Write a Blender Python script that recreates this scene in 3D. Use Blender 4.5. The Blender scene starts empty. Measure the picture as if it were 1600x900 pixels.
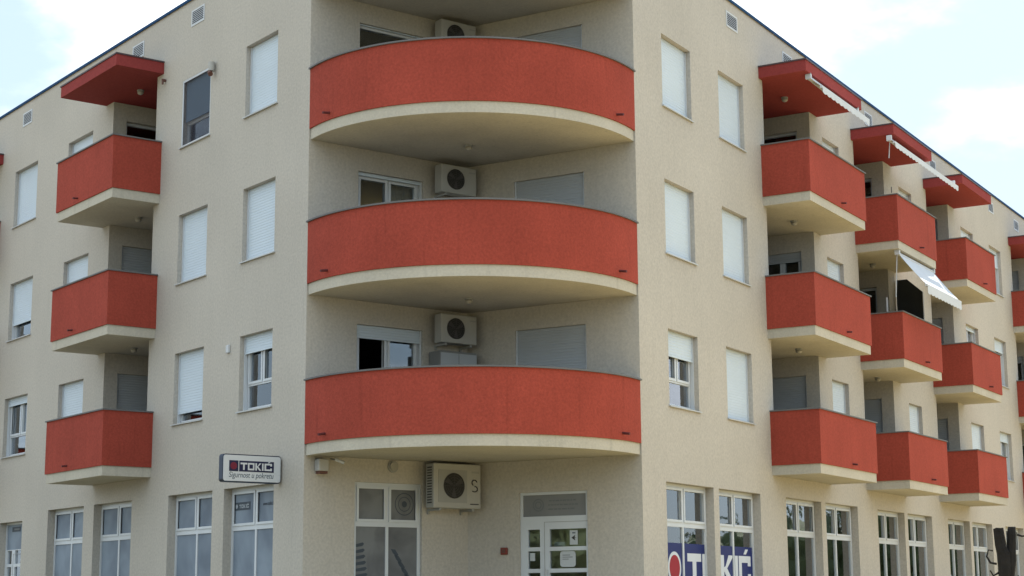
import bpy, bmesh, math, random
from mathutils import Vector, Matrix
R = math.radians
scene = bpy.context.scene
col = scene.collection
random.seed(7)

# ------------------------------------------------------------------ camera
PHI = R(-22.513)                                   # the two street fronts meet at 67.5 degrees
cam_d = bpy.data.cameras.new('camera'); cam = bpy.data.objects.new('camera', cam_d); col.objects.link(cam)
cam_d.sensor_width = 36; cam_d.lens = 36*2660.755/1600; cam_d.clip_start = .1; cam_d.clip_end = 3000
YAW, PITCH, ROLL = -0.92482, 0.18284, -0.0067
fw = Vector((math.cos(PITCH)*math.sin(YAW), math.cos(PITCH)*math.cos(YAW), math.sin(PITCH)))
rt0 = Vector((math.cos(YAW), -math.sin(YAW), 0)); up0 = rt0.cross(fw)
rt = rt0*math.cos(ROLL)+up0*math.sin(ROLL); up = up0*math.cos(ROLL)-rt0*math.sin(ROLL)
cam.matrix_world = Matrix(((rt.x, up.x, -fw.x, 20.2146), (rt.y, up.y, -fw.y, -14.7265), (rt.z, up.z, -fw.z, 1.6), (0, 0, 0, 1)))
scene.camera = cam

# ------------------------------------------------------------------ sky, sun, exposure
Bd = Vector((math.sin(PHI), math.cos(PHI), 0)); Bn = Vector((math.cos(PHI), -math.sin(PHI), 0))
SUN_EL = R(48); beta = R(7)
sun_h = Bd*math.cos(beta)-Bn*math.sin(beta)
sun_dir = Vector((sun_h.x*math.cos(SUN_EL), sun_h.y*math.cos(SUN_EL), math.sin(SUN_EL)))
SUN_ROT = math.atan2(sun_h.x, sun_h.y)
world = bpy.data.worlds.new('World'); scene.world = world; world.use_nodes = True
nt = world.node_tree; N = nt.nodes; Lk = nt.links
bg = N['Background']; bg.inputs[1].default_value = 0.12
sky = N.new('ShaderNodeTexSky'); sky.sky_type = 'NISHITA'; sky.sun_disc = False
sky.sun_elevation = SUN_EL; sky.sun_rotation = SUN_ROT % (2*math.pi); sky.air_density = 1.0; sky.dust_density = 1.2; sky.ozone_density = 1.0
tc = N.new('ShaderNodeTexCoord')
mp = N.new('ShaderNodeMapping'); mp.inputs['Scale'].default_value = (1, 1, 2.0); mp.inputs['Location'].default_value = (15.97, 0.73, 15.35)
Lk.new(tc.outputs['Generated'], mp.inputs['Vector'])
n1 = N.new('ShaderNodeTexNoise'); n1.inputs['Scale'].default_value = 4.2; n1.inputs['Detail'].default_value = 9; n1.inputs['Roughness'].default_value = .56
Lk.new(mp.outputs[0], n1.inputs['Vector'])
cr = N.new('ShaderNodeValToRGB'); cr.color_ramp.elements[0].position = .49; cr.color_ramp.elements[1].position = .71
cr.color_ramp.interpolation = 'EASE'
Lk.new(n1.outputs['Fac'], cr.inputs[0])
mxh = N.new('ShaderNodeMix'); mxh.data_type = 'RGBA'; mxh.inputs[0].default_value = .85      # thin high veil over the blue
Lk.new(sky.outputs[0], mxh.inputs[6]); mxh.inputs[7].default_value = (2.5, 3.15, 3.75, 1)
mx = N.new('ShaderNodeMix'); mx.data_type = 'RGBA'
Lk.new(cr.outputs[0], mx.inputs[0]); Lk.new(mxh.outputs[2], mx.inputs[6]); mx.inputs[7].default_value = (6.9, 7.2, 7.7, 1)
Lk.new(mx.outputs[2], bg.inputs[0])
sl = bpy.data.lights.new('sun', 'SUN'); sl.energy = 4.2; sl.angle = R(.6); sl.color = (1, .95, .86)
so = bpy.data.objects.new('sun', sl); col.objects.link(so)
so.rotation_euler = sun_dir.to_track_quat('Z', 'Y').to_euler(); so.location = sun_dir*60
scene.view_settings.view_transform = 'Standard'; scene.view_settings.look = 'None'
scene.view_settings.exposure = 1.22; scene.view_settings.gamma = 1
scene.render.engine = 'CYCLES'; scene.cycles.max_bounces = 8; scene.cycles.diffuse_bounces = 1
scene.cycles.transparent_max_bounces = 16
scene.render.resolution_x = 1024; scene.render.resolution_y = 576

# ------------------------------------------------------------------ materials
MATS = {}
def mat(name, rgb, rough=.6, metal=0., spec=.4, var=0., vscale=1.5, fine=0., fscale=40, bump=0., bscale=60, streak=0., drip=0., vec='pos', emis=None):
    m = bpy.data.materials.new(name); m.use_nodes = True; t = m.node_tree; n = t.nodes; l = t.links
    p = n['Principled BSDF']; p.inputs['Roughness'].default_value = rough; p.inputs['Metallic'].default_value = metal
    p.inputs['Specular IOR Level'].default_value = spec
    p.inputs['Base Color'].default_value = (*rgb, 1)
    if emis: p.inputs['Emission Color'].default_value = (*rgb, 1); p.inputs['Emission Strength'].default_value = emis
    geo = n.new('ShaderNodeNewGeometry'); tcn = n.new('ShaderNodeTexCoord')
    src = geo.outputs['Position'] if vec == 'pos' else tcn.outputs['Object']
    fac = None
    def noise(scale, detail=4, vecsock=None):
        x = n.new('ShaderNodeTexNoise'); x.inputs['Scale'].default_value = scale; x.inputs['Detail'].default_value = detail
        l.new(vecsock or src, x.inputs['Vector']); return x.outputs['Fac']
    terms = []
    if var: terms.append((noise(vscale, 5), var))
    if fine: terms.append((noise(fscale, 3), fine))
    if streak:
        mpn = n.new('ShaderNodeMapping'); mpn.inputs['Scale'].default_value = (5, 5, .35); l.new(src, mpn.inputs['Vector'])
        terms.append((noise(1.0, 5, mpn.outputs[0]), streak))
    if drip:      # sparse rain runs
        mpd = n.new('ShaderNodeMapping'); mpd.inputs['Scale'].default_value = (9, 9, .55); l.new(src, mpd.inputs['Vector'])
        terms.append((noise(1.0, 3, mpd.outputs[0]), -drip))
    for sock, amp in terms:
        mr = n.new('ShaderNodeMapRange'); l.new(sock, mr.inputs[0])
        lo, hi, o0, o1 = (.25, .75, 1-amp, 1+amp) if amp > 0 else (.60, .76, 1, 1+amp)
        mr.inputs[1].default_value = lo; mr.inputs[2].default_value = hi; mr.inputs[3].default_value = o0; mr.inputs[4].default_value = o1
        if fac is None: fac = mr.outputs[0]
        else:
            mu = n.new('ShaderNodeMath'); mu.operation = 'MULTIPLY'; l.new(fac, mu.inputs[0]); l.new(mr.outputs[0], mu.inputs[1]); fac = mu.outputs[0]
    if fac is not None:
        vm = n.new('ShaderNodeVectorMath'); vm.operation = 'SCALE'; vm.inputs[0].default_value = rgb; l.new(fac, vm.inputs['Scale'])
        l.new(vm.outputs[0], p.inputs['Base Color'])
    if bump:
        b = n.new('ShaderNodeBump'); b.inputs['Strength'].default_value = bump; b.inputs['Distance'].default_value = .01
        l.new(noise(bscale, 4), b.inputs['Height']); l.new(b.outputs[0], p.inputs['Normal'])
    MATS[name] = m; return m
mat('cream', (.61, .553, .472), .9, spec=.2, var=.07, vscale=.4, fine=.11, fscale=22, bump=.5, bscale=70, streak=.012, drip=.05)
mat('slab_cream', (.62, .56, .45), .9, spec=.2, var=.09, vscale=1.1, fine=.08, fscale=26, bump=.4, bscale=70, drip=.12)
mat('red', (.415, .073, .047), .9, spec=.2, var=.10, vscale=.9, fine=.15, fscale=24, bump=.5, bscale=70, streak=.03, drip=.14)
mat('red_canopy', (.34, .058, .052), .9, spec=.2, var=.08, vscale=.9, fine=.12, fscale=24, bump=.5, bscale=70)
mat('pvc', (.74, .76, .77), .35, var=.03, vscale=2)
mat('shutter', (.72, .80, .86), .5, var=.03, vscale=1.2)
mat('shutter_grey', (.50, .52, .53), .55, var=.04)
mat('sill', (.62, .62, .60), .45, var=.08, vscale=3)
mat('metal_cap', (.17, .165, .16), .6, metal=.1, var=.12, vscale=2)
mat('flashing', (.012, .060, .15), .7, spec=.15, var=.1, vscale=1)
mat('flashing_brown', (.10, .07, .075), .5, metal=.2, var=.1)
mat('vent_white', (.72, .73, .73), .5)
mat('vent_dark', (.06, .06, .07), .8)
mat('ac_white', (.52, .50, .45), .5, var=.05, vscale=3)
mat('ac_side', (.42, .41, .38), .55, var=.06, vscale=3)
mat('black', (.040, .036, .033), .5)
mat('grille', (.085, .08, .075), .55)
mat('brown', (.16, .07, .05), .6)
mat('spout', (.13, .03, .03), .6)
mat('lamp', (.45, .42, .36), .4)
mat('interior', (.22, .21, .20), .9, var=.1)
mat('dark_cloth', (.04, .045, .05), .8, var=.15, vscale=3)
mat('awning_white', (.74, .76, .78), .7, var=.04, vscale=2)
mat('rod', (.66, .66, .66), .4, metal=.2)
mat('curtain', (.50, .50, .50), .9, var=.12, vscale=4)
mat('blind', (.24, .32, .40), .85, var=.05, fine=.05)
mat('screen_dark', (.055, .055, .095), .7, var=.1)
mat('sign_white', (.74, .75, .75), .35)
mat('sign_dark', (.010, .022, .055), .35)
mat('sign_blue', (.010, .012, .055), .4)
mat('sign_red', (.20, .012, .035), .4)
mat('sign_ink', (.05, .085, .12), .5)
mat('banner_blue', (.012, .024, .145), .6, var=.05)
mat('banner_red', (.40, .012, .026), .6)
mat('banner_white', (.78, .80, .82), .6)
mat('alarm_red', (.24, .045, .03), .5)
mat('paper', (.62, .64, .64), .7)
mat('film_mark', (.07, .085, .105), .6)
mat('film_pale', (.42, .45, .48), .6)
mat('film_text', (.20, .21, .215), .6)
mat('cabinet', (.27, .265, .25), .6, var=.05)
mat('asphalt', (.12, .117, .11), .9, var=.15, vscale=.7, fine=.25, fscale=60, bump=.4, bscale=90)
mat('concrete', (.38, .30, .14), .9, var=.12, vscale=.6, fine=.1, fscale=40)
mat('kerb', (.42, .41, .38), .85, var=.1)
mat('earth', (.22, .18, .08), .95, var=.35, vscale=.3, fine=.3, fscale=8, bump=.6, bscale=20)
mat('bark', (.014, .012, .011), .9, var=.4, vscale=12, bump=.9, bscale=35)
mat('leaf', (.10, .13, .06), .7, var=.4, vscale=1.5)

def glass_mat():
    m = bpy.data.materials.new('glass'); m.use_nodes = True; t = m.node_tree; n = t.nodes; l = t.links
    n.remove(n['Principled BSDF']); out = n['Material Output']
    tr = n.new('ShaderNodeBsdfTransparent'); tr.inputs[0].default_value = (.80, .84, .85, 1)
    gl = n.new('ShaderNodeBsdfGlossy'); gl.inputs['Roughness'].default_value = .015; gl.inputs['Color'].default_value = (.93, .96, 1, 1)
    fr = n.new('ShaderNodeFresnel'); fr.inputs['IOR'].default_value = 1.5
    geo = n.new('ShaderNodeNewGeometry'); nz = n.new('ShaderNodeTexNoise'); nz.inputs['Scale'].default_value = 1.6; nz.inputs['Detail'].default_value = 1
    l.new(geo.outputs['Position'], nz.inputs['Vector'])
    bp = n.new('ShaderNodeBump'); bp.inputs['Strength'].default_value = .05; bp.inputs['Distance'].default_value = .03; l.new(nz.outputs['Fac'], bp.inputs['Height'])
    l.new(bp.outputs[0], gl.inputs['Normal'])
    mu = n.new('ShaderNodeMath'); mu.operation = 'MULTIPLY'; mu.use_clamp = True; mu.inputs[1].default_value = 2.3; l.new(fr.outputs[0], mu.inputs[0])
    mix = n.new('ShaderNodeMixShader'); l.new(mu.outputs[0], mix.inputs[0]); l.new(tr.outputs[0], mix.inputs[1]); l.new(gl.outputs[0], mix.inputs[2])
    l.new(mix.outputs[0], out.inputs[0]); MATS['glass'] = m
glass_mat()
def mesh_mat():
    m = bpy.data.materials.new('insect_mesh'); m.use_nodes = True; t = m.node_tree; n = t.nodes; p = n['Principled BSDF']
    p.inputs['Base Color'].default_value = (.035, .035, .06, 1); p.inputs['Roughness'].default_value = .7
    tr = n.new('ShaderNodeBsdfTransparent'); mix = n.new('ShaderNodeMixShader'); mix.inputs[0].default_value = .24
    t.links.new(tr.outputs[0], mix.inputs[1]); t.links.new(p.outputs[0], mix.inputs[2]); t.links.new(mix.outputs[0], n['Material Output'].inputs[0]); MATS['insect_mesh'] = m
mesh_mat()
def film_mat(name, c0, c1, scale, distort, seed):
    """printed picture film behind the shop panes: soft grey-blue shapes"""
    m = bpy.data.materials.new(name); m.use_nodes = True; t = m.node_tree; n = t.nodes; l = t.links
    p = n['Principled BSDF']; p.inputs['Roughness'].default_value = .6
    g = n.new('ShaderNodeNewGeometry'); mpn = n.new('ShaderNodeMapping'); mpn.inputs['Location'].default_value = (seed, seed*.7, seed*1.3); l.new(g.outputs['Position'], mpn.inputs['Vector'])
    a = n.new('ShaderNodeTexNoise'); a.inputs['Scale'].default_value = scale; a.inputs['Detail'].default_value = 3; a.inputs['Distortion'].default_value = distort
    l.new(mpn.outputs[0], a.inputs['Vector'])
    r_ = n.new('ShaderNodeValToRGB'); e = r_.color_ramp.elements
    e[0].position = .36; e[0].color = (*c0, 1); e[1].position = .62; e[1].color = (*c1, 1)
    l.new(a.outputs['Fac'], r_.inputs[0]); l.new(r_.outputs[0], p.inputs['Base Color']); MATS[name] = m
film_mat('film', (.16, .195, .245), (.30, .355, .42), .9, .25, 2.0)
film_mat('film_warm', (.12, .12, .125), (.23, .235, .235), 1.3, .4, 5.0)
film_mat('film_plain', (.22, .225, .225), (.27, .27, .265), 1.0, 0, 1.0)

# ------------------------------------------------------------------ mesh helpers
def put(bm, name, m, parent=None, loc=(0, 0, 0), rz=0., smooth=False, recalc=True):
    if recalc: bmesh.ops.recalc_face_normals(bm, faces=bm.faces)
    me = bpy.data.meshes.new(name); bm.to_mesh(me); bm.free()
    me.materials.append(MATS[m])
    if smooth:
        for f in me.polygons: f.use_smooth = True
    return put_me(me, name, parent, loc, rz)
def put_me(me, name, parent=None, loc=(0, 0, 0), rz=0.):
    o = bpy.data.objects.new(name, me); col.objects.link(o); o.location = loc; o.rotation_euler = (0, 0, rz); o.parent = parent
    return o
def empty(name, loc=(0, 0, 0), rz=0., parent=None):
    o = bpy.data.objects.new(name, None); col.objects.link(o); o.location = loc; o.rotation_euler = (0, 0, rz); o.empty_display_size = .2; o.parent = parent
    return o
def tag(o, label, cat, group=None):
    o['label'] = label; o['category'] = cat
    if group: o['group'] = group
    return o
def box(bm, x0, x1, y0, y1, z0, z1, bev=0.):
    vs = [bm.verts.new(p) for p in ((x0, y0, z0), (x1, y0, z0), (x1, y1, z0), (x0, y1, z0), (x0, y0, z1), (x1, y0, z1), (x1, y1, z1), (x0, y1, z1))]
    fs = [bm.faces.new([vs[i] for i in q]) for q in ((0, 3, 2, 1), (4, 5, 6, 7), (0, 1, 5, 4), (1, 2, 6, 5), (2, 3, 7, 6), (3, 0, 4, 7))]
    if bev:
        es = {e for f in fs for e in f.edges}
        bmesh.ops.bevel(bm, geom=list(es), offset=bev, segments=2, affect='EDGES', profile=.5)
def boxes(*bs, bev=0.):
    bm = bmesh.new()
    for b in bs: box(bm, *b, bev=bev)
    return bm
def prism(bm, pts, z0, z1):
    lo = [bm.verts.new((x, y, z0)) for x, y in pts]; hi = [bm.verts.new((x, y, z1)) for x, y in pts]
    bm.faces.new(lo[::-1]); bm.faces.new(hi); k = len(pts)
    for i in range(k): bm.faces.new((lo[i], lo[(i+1) % k], hi[(i+1) % k], hi[i]))
def plate(bm, pts, y0, y1):
    """polygon drawn in the x-z plane, given a thickness along y"""
    a = [bm.verts.new((x, y0, z)) for x, z in pts]; b = [bm.verts.new((x, y1, z)) for x, z in pts]
    bm.faces.new(a); bm.faces.new(b[::-1]); k = len(pts)
    for i in range(k): bm.faces.new((a[i], b[i], b[(i+1) % k], a[(i+1) % k]))
def tube(bm, pts, r, seg=8, r1=None):
    pts = [Vector(p) for p in pts]; rings = []
    for i, p in enumerate(pts):
        d = (pts[min(i+1, len(pts)-1)]-pts[max(i-1, 0)]).normalized()
        u = d.cross(Vector((0, 0, 1)));  u = d.cross(Vector((1, 0, 0))) if u.length < .05 else u
        u.normalize(); v = d.cross(u); rr = r if r1 is None else r+(r1-r)*i/(len(pts)-1)
        rings.append([bm.verts.new(p+(u*math.cos(a)+v*math.sin(a))*rr) for a in [2*math.pi*k/seg for k in range(seg)]])
    for a, b in zip(rings, rings[1:]):
        for k in range(seg): bm.faces.new((a[k], a[(k+1) % seg], b[(k+1) % seg], b[k]))
    bm.faces.new(rings[0][::-1]); bm.faces.new(rings[-1])
def holed(bm, x0, x1, z0, z1, holes, y0, y1):
    """a wall (or window frame) in the x-z plane from y0 (outside) to y1, with rectangular openings cut through it"""
    xs = sorted({x0, x1, *[v for h in holes for v in h[:2] if x0 < v < x1]}); zs = sorted({z0, z1, *[v for h in holes for v in h[2:] if z0 < v < z1]})
    def solid(i, j):
        if not (0 <= i < len(xs)-1 and 0 <= j < len(zs)-1): return False
        cx, cz = (xs[i]+xs[i+1])/2, (zs[j]+zs[j+1])/2
        return not any(h[0] < cx < h[1] and h[2] < cz < h[3] for h in holes)
    V = {}
    def v(i, j, k):
        if (i, j, k) not in V: V[i, j, k] = bm.verts.new((xs[i], (y0, y1)[k], zs[j]))
        return V[i, j, k]
    for i in range(len(xs)-1):
        for j in range(len(zs)-1):
            if not solid(i, j): continue
            bm.faces.new((v(i, j, 0), v(i+1, j, 0), v(i+1, j+1, 0), v(i, j+1, 0)))
            bm.faces.new((v(i, j, 1), v(i, j+1, 1), v(i+1, j+1, 1), v(i+1, j, 1)))
            for (di, dj, a, b) in ((-1, 0, (i, j), (i, j+1)), (1, 0, (i+1, j), (i+1, j+1)), (0, -1, (i, j), (i+1, j)), (0, 1, (i, j+1), (i+1, j+1))):
                if not solid(i+di, j+dj): bm.faces.new((v(*a, 0), v(*b, 0), v(*b, 1), v(*a, 1)))
def disc(bm, cx, cz, r, y0, y1, seg=24):
    plate(bm, [(cx+r*math.cos(2*math.pi*k/seg), cz+r*math.sin(2*math.pi*k/seg)) for k in range(seg)], y0, y1)
def lathe(bm, prof, seg=20):
    rings = [[bm.verts.new((r*math.cos(2*math.pi*k/seg), r*math.sin(2*math.pi*k/seg), z)) for k in range(seg)] for r, z in prof]
    for a, b in zip(rings, rings[1:]):
        for k in range(seg): bm.faces.new((a[k], a[(k+1) % seg], b[(k+1) % seg], b[k]))
    bm.faces.new(rings[0]); bm.faces.new(rings[-1])

# ------------------------------------------------------------------ wall frames: local x runs right, y into the wall, z up, seen from outside
class Frame:
    def __init__(s, o, ang): s.o = Vector((o[0], o[1], 0)); s.a = ang
    def at(s, x, y, z):
        c, n = math.cos(s.a), math.sin(s.a); return Vector((s.o.x+x*c-y*n, s.o.y+x*n+y*c, z))
A_END, B_START = 5.267, 5.191
CL = Vector((-A_END, 0, 0)); CRn = Bd*B_START
FA = Frame((0, 0), 0.); FB = Frame((0, 0), math.pi/2-PHI)
F1 = Frame(CL, math.pi/2); F2 = Frame(CRn, -PHI)
uin = (-A_END-CRn.x)/(-Bn.x)                      # length of the inner wall behind the round balconies
INNER = CRn-Bn*uin
FLOOR = 2.8; T1 = 5.406; SLAB_T = 4.303; SLAB_B = 4.107; HEAD = 6.48; SILL = 5.085
CAN_B, CAN_T = 12.475, 12.71; ROOF = 13.74; GZ = .72   # pavement level by the walls
LEV = (('first', 0), ('second', 1), ('top', 2))

# ------------------------------------------------------------------ ground
def structure(o): o['kind'] = 'structure'; return o
bm = bmesh.new(); prism(bm, [(-700, -700), (700, -700), (700, 700), (-700, 700)], .30, .58); structure(put(bm, 'ground', 'earth'))
bm = bmesh.new(); prism(bm, [(-90, -24), (14, -24), (34, 0), (34, 70), (16, 70), (14.8, -4.2), (-90, -11.4)], .50, .592); structure(put(bm, 'road', 'asphalt'))
def strip(pts, z0, z1, m, name):
    bm = bmesh.new(); prism(bm, pts, z0, z1); return structure(put(bm, name, m))
pv = [(-90, -11.3), (14.7, -4.1), (16.0, 70), (-9, 70), tuple((Bd*45-Bn*.1)[:2]), tuple(INNER[:2]), (-30, .1), (-90, .1)]
strip(pv, .45, GZ, 'concrete', 'pavement')
strip([(-90, -11.5), (14.9, -4.3), (16.2, 70), (16.0, 70), (14.7, -4.1), (-90, -11.3)], .45, GZ+.004, 'kerb', 'kerb')

# ------------------------------------------------------------------ the building
B = empty('apartment_building', (-3.6, 2.4, GZ))
tag(B, 'cream four-storey corner apartment block with terracotta red balconies and shops below', 'building')
OFF = -Vector(B.location)
def on(fr, x=0, y=0, z=0): return fr.at(x, y, z)+OFF

# facade positions, metres along each front from the (virtual) street corner
A_WIN = [(6.46, 7.69), (9.15, 10.40), (14.87, 16.25), (18.10, 19.54)]
A_BAL = [(11.30, 14.19, 11.60, 13.79), (20.42, 23.30, 20.72, 22.9)]
A_SHOP = [(6.31, 8.18), (8.64, 10.50), (12.17, 14.05), (14.59, 16.56)]
B_WIN = [(6.37, 7.66), (8.99, 10.26), (14.90, 15.99), (20.44, 21.5), (26.03, 27.3), (29.02, 30.33)]
B_BAL = [(11.14, 14.60, 11.34, 14.10), (16.88, 19.90, 17.03, 19.25), (22.61, 25.46, 22.80, 24.83), (31.36, 34.3, 31.6, 33.7)]
B_SHOP = [(6.15, 8.21), (8.45, 10.49), (11.86, 13.90), (14.17, 16.24), (17.63, 19.64), (19.89, 21.89), (23.29, 25.33), (25.58, 27.60), (29.05, 31.1), (31.35, 33.4)]
SH_TOP, SH_BOT = 3.70, 1.02
PROJ = 1.06

def wall(fr, x0, x1, holes, z1=ROOF, th=.3, z0=GZ-.2, name='wall', m='cream'):
    bm = bmesh.new(); holed(bm, x0, x1, z0, z1, holes, 0, th)
    return put(bm, name, m, B, on(fr), fr.a)
hA = [(-b, -a, SILL+FLOOR*k, HEAD+FLOOR*k) for a, b in A_WIN for _, k in LEV]
hA += [(-d, -c, 4.2, 12.5) for a, b, c, d in A_BAL] + [(-b, -a, SH_BOT, SH_TOP) for a, b in A_SHOP] + [(-19.50, -18.07, GZ, 3.53)]
wall(FA, -30, -A_END, hA)
hB = [(a, b, SILL+FLOOR*k, HEAD+FLOOR*k) for a, b in B_WIN for _, k in LEV]
hB += [(c, d, 4.2, 12.5) for a, b, c, d in B_BAL] + [(a, b, SH_BOT, SH_TOP) for a, b in B_SHOP]
wall(FB, B_START, 45, hB)
W1_DOOR = (1.03, 2.44); W2_DOOR = (-2.52, -1.05)
wall(F1, .3, INNER.y+.25, [(1.02, 2.43, SH_BOT, 3.70)]+[(*W1_DOOR, SLAB_T+.06+FLOOR*k, HEAD+.01+FLOOR*k) for _, k in LEV])
wall(F2, -uin-.02, -.3, [(-2.46, -1.08, GZ+.02, 3.54)]+[(*W2_DOOR, SLAB_T+.06+FLOOR*k, HEAD+.01+FLOOR*k) for _, k in LEV])
# floors, roof and rear walls keep the rooms dark behind the glass
p6 = Bd*44.8-Bn*9
floor_poly = [(-29.8, .2), (-5.45, .2), (-5.45, INNER.y+.2), tuple((CRn-Bn*.2+Bd*.15)[:2]), tuple((Bd*44.8-Bn*.2)[:2]), tuple(p6[:2]), (-13.47, 9), (-29.8, 9)]
fp = [(x+OFF.x, y+OFF.y) for x, y in floor_poly]
for z in (GZ-.03, 4.15, 6.95, 9.75):
    bm = bmesh.new(); prism(bm, fp, z+OFF.z, z+.1+OFF.z); put(bm, 'floor_slab', 'interior', B)
bm = bmesh.new(); prism(bm, fp, 13.3+OFF.z, 13.5+OFF.z); put(bm, 'roof', 'concrete', B)
for p, q in zip(floor_poly[4:], floor_poly[5:]+floor_poly[:1]):
    d = (Vector(q)-Vector(p)).normalized(); nn = Vector((-d.y, d.x))*.2; p_ = Vector(p)-d*.1; q_ = Vector(q)+d*.1
    bm = bmesh.new(); prism(bm, [(v.x+OFF.x, v.y+OFF.y) for v in (p_, q_, q_-nn, p_-nn)], GZ-.2+OFF.z, ROOF+OFF.z); put(bm, 'rear_wall', 'cream', B)
# sheet-metal roof edge
put(boxes((-30, -A_END+.03, -.035, .34, ROOF, ROOF+.03), (-30, -A_END+.03, -.035, -.022, ROOF-.03, ROOF)), 'roof_edge', 'flashing', B, on(FA), FA.a)
put(boxes((B_START-.03, 45, -.035, .34, ROOF, ROOF+.03), (B_START-.03, 45, -.035, -.022, ROOF-.03, ROOF)), 'roof_edge', 'flashing', B, on(FB), FB.a)

# ------------------------------------------------------------------ windows
def shutter_mesh(w, h, m):
    """roller shutter: bowed slats, one strip"""
    bm = bmesh.new(); n = max(1, int(round(h/.052))); p = h/n; prof = []
    for i in range(n):
        z = h-i*p
        prof += [(0.0, z), (-.004, z-p*.25), (-.004, z-p*.8), (0.001, z-p*.95)]
    prof.append((0, 0))
    a = [bm.verts.new((0, y, z)) for y, z in prof]; b = [bm.verts.new((w, y, z)) for y, z in prof]
    for i in range(len(prof)-1): bm.faces.new((a[i], a[i+1], b[i+1], b[i]))
    box(bm, 0, w, -.014, .014, -.035, 0)
    me = bpy.data.meshes.new('shutter'); bmesh.ops.recalc_face_normals(bm, faces=bm.faces); bm.to_mesh(me); bm.free(); me.materials.append(MATS[m]); return me
def curtain_mesh(w, h):
    bm = bmesh.new(); n = int(w/.03); a = []; b = []
    for i in range(n+1):
        x = w*i/n; y = .025*math.sin(i*1.25)+.012*math.sin(i*.41); a.append(bm.verts.new((x, y, 0))); b.append(bm.verts.new((x, y*.8, h)))
    for i in range(n): bm.faces.new((a[i], a[i+1], b[i+1], b[i]))
    me = bpy.data.meshes.new('curtain'); bm.to_mesh(me); bm.free(); me.materials.append(MATS['curtain'])
    for f in me.polygons: f.use_smooth = True
    return me
FRAMES = {}
def window(fr, x0, x1, z0, z1, layout='flat', closed=1., rec=.165, sill=True, name='window', shutter='shutter', curtain=None, film=None, pmat='pvc', gmat='glass', skip=0):
    w, h = x1-x0, z1-z0; b = .065; m_ = .075
    if layout == 'flat':      # two sashes over a fixed light
        t = h*.34; panes = [(b+.04, w/2-m_/2-.03, t+.07, h-b-.03), (w/2+m_/2+.03, w-b-.04, t+.07, h-b-.03), (b, w-b, b, t-.01)]; sash = panes[:2]
    elif layout == 'shop':    # two tilting lights over two tall panes
        t = 2.975-z0; panes = [(b+.045, w/2-.075, t+.085, h-b-.045), (w/2+.075, w-b-.045, t+.085, h-b-.045), (b, w/2-.03, b, t-.045), (w/2+.03, w-b, b, t-.045)]; sash = panes[:2]
    elif layout == 'french':
        panes = [(b+.05, w/2-.06, .15, h-b-.05), (w/2+.06, w-b-.05, .15, h-b-.05)]; sash = panes
    else: panes = [(b, w-b, b, h-b)]; sash = panes
    key = (round(w, 3), round(h, 3), layout)
    if key not in FRAMES:
        bm = bmesh.new(); holed(bm, 0, w, 0, h, panes, 0, .07)
        for s in sash:
            holed(bm, s[0]-.045, s[1]+.045, s[2]-.045, s[3]+.045, [s], -.016, .02)
        bmesh.ops.recalc_face_normals(bm, faces=bm.faces)
        me = bpy.data.meshes.new(name); bm.to_mesh(me); bm.free(); me.materials.append(MATS[pmat]); pm = []
        for s in panes:
            pb = bmesh.new(); box(pb, s[0]-.012, s[1]+.012, .028, .036, s[2]-.012, s[3]+.012); q = bpy.data.meshes.new('pane'); pb.to_mesh(q); pb.free(); q.materials.append(MATS[gmat]); pm.append(q)
        FRAMES[key] = (me, pm)
    me, pm = FRAMES[key]
    o = put_me(me, name, B, on(fr, x0, rec, z0), fr.a)
    for q in pm[skip:]: put_me(q, 'pane', o)
    if closed > 0:
        sh = (h+.05)*closed
        put_me(shutter_mesh(w-.05, sh-.03, shutter), 'shutter', o, (.025, -.05, h+.05-sh+.03))
        for gx in (.002, w-.03): put(boxes((gx, gx+.028, -.075, -.004, 0, h)), 'shutter_guide', 'pvc', o)
    if sill:
        bm = bmesh.new(); d = rec
        plate_pts = None
        vs = [(-.035, -d-.045, -.012), (w+.035, -d-.045, -.012), (w+.035, 0.0, .012), (-.035, 0.0, .012)]
        top = [bm.verts.new((x, y, z)) for x, y, z in vs]; bot = [bm.verts.new((x, y, z-.022)) for x, y, z in vs]
        bm.faces.new(top); bm.faces.new(bot[::-1])
        for i in range(4): bm.faces.new((top[i], bot[i], bot[(i+1) % 4], top[(i+1) % 4]))
        put(bm, 'sill', 'sill', o)
    if curtain:
        for c0, c1 in curtain: put_me(curtain_mesh(w*(c1-c0), h*.96), 'curtain', o, (w*c0, .22, .02))
    if film: put(boxes((.03, w-.03, .019, .025, .03, h-.03)), 'window_film', film, o)
    return o

# rounded numbers read off the photograph: how far each shutter is down (front A from the corner outwards, floors upwards)
A_SH = {(0, 0): .26, (0, 1): 1, (0, 2): 1, (1, 0): .86, (1, 1): 1, (1, 2): 0, (2, 0): 1, (2, 1): 1, (2, 2): 1, (3, 0): .16, (3, 1): .74, (3, 2): 1}
A_CU = {(0, 0): [(0, .3), (.7, 1)], (3, 0): [(0, .45)], (3, 1): [(.5, 1)], (1, 0): [(0, .5)]}
for i, (a, b) in enumerate(A_WIN):
    for _, k in LEV:
        if (i, k) == (1, 2): continue
        window(FA, -b, -a, SILL+FLOOR*k, HEAD+FLOOR*k, 'flat', A_SH[i, k], curtain=A_CU.get((i, k)))
B_SH = {(0, 0): .36, (3, 0): .52, (4, 1): .12, (5, 2): .40, (5, 1): .28, (5, 0): .22, (3, 2): .3}
B_CU = {(0, 0): [(0, .55)], (3, 0): [(0, .3)], (4, 1): [(.5, 1)], (5, 1): [(0, .4)], (5, 0): [(.6, 1)]}
for i, (a, b) in enumerate(B_WIN):
    for _, k in LEV:
        window(FB, a, b, SILL+FLOOR*k, HEAD+FLOOR*k, 'flat', B_SH.get((i, k), 1), curtain=B_CU.get((i, k)))
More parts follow.
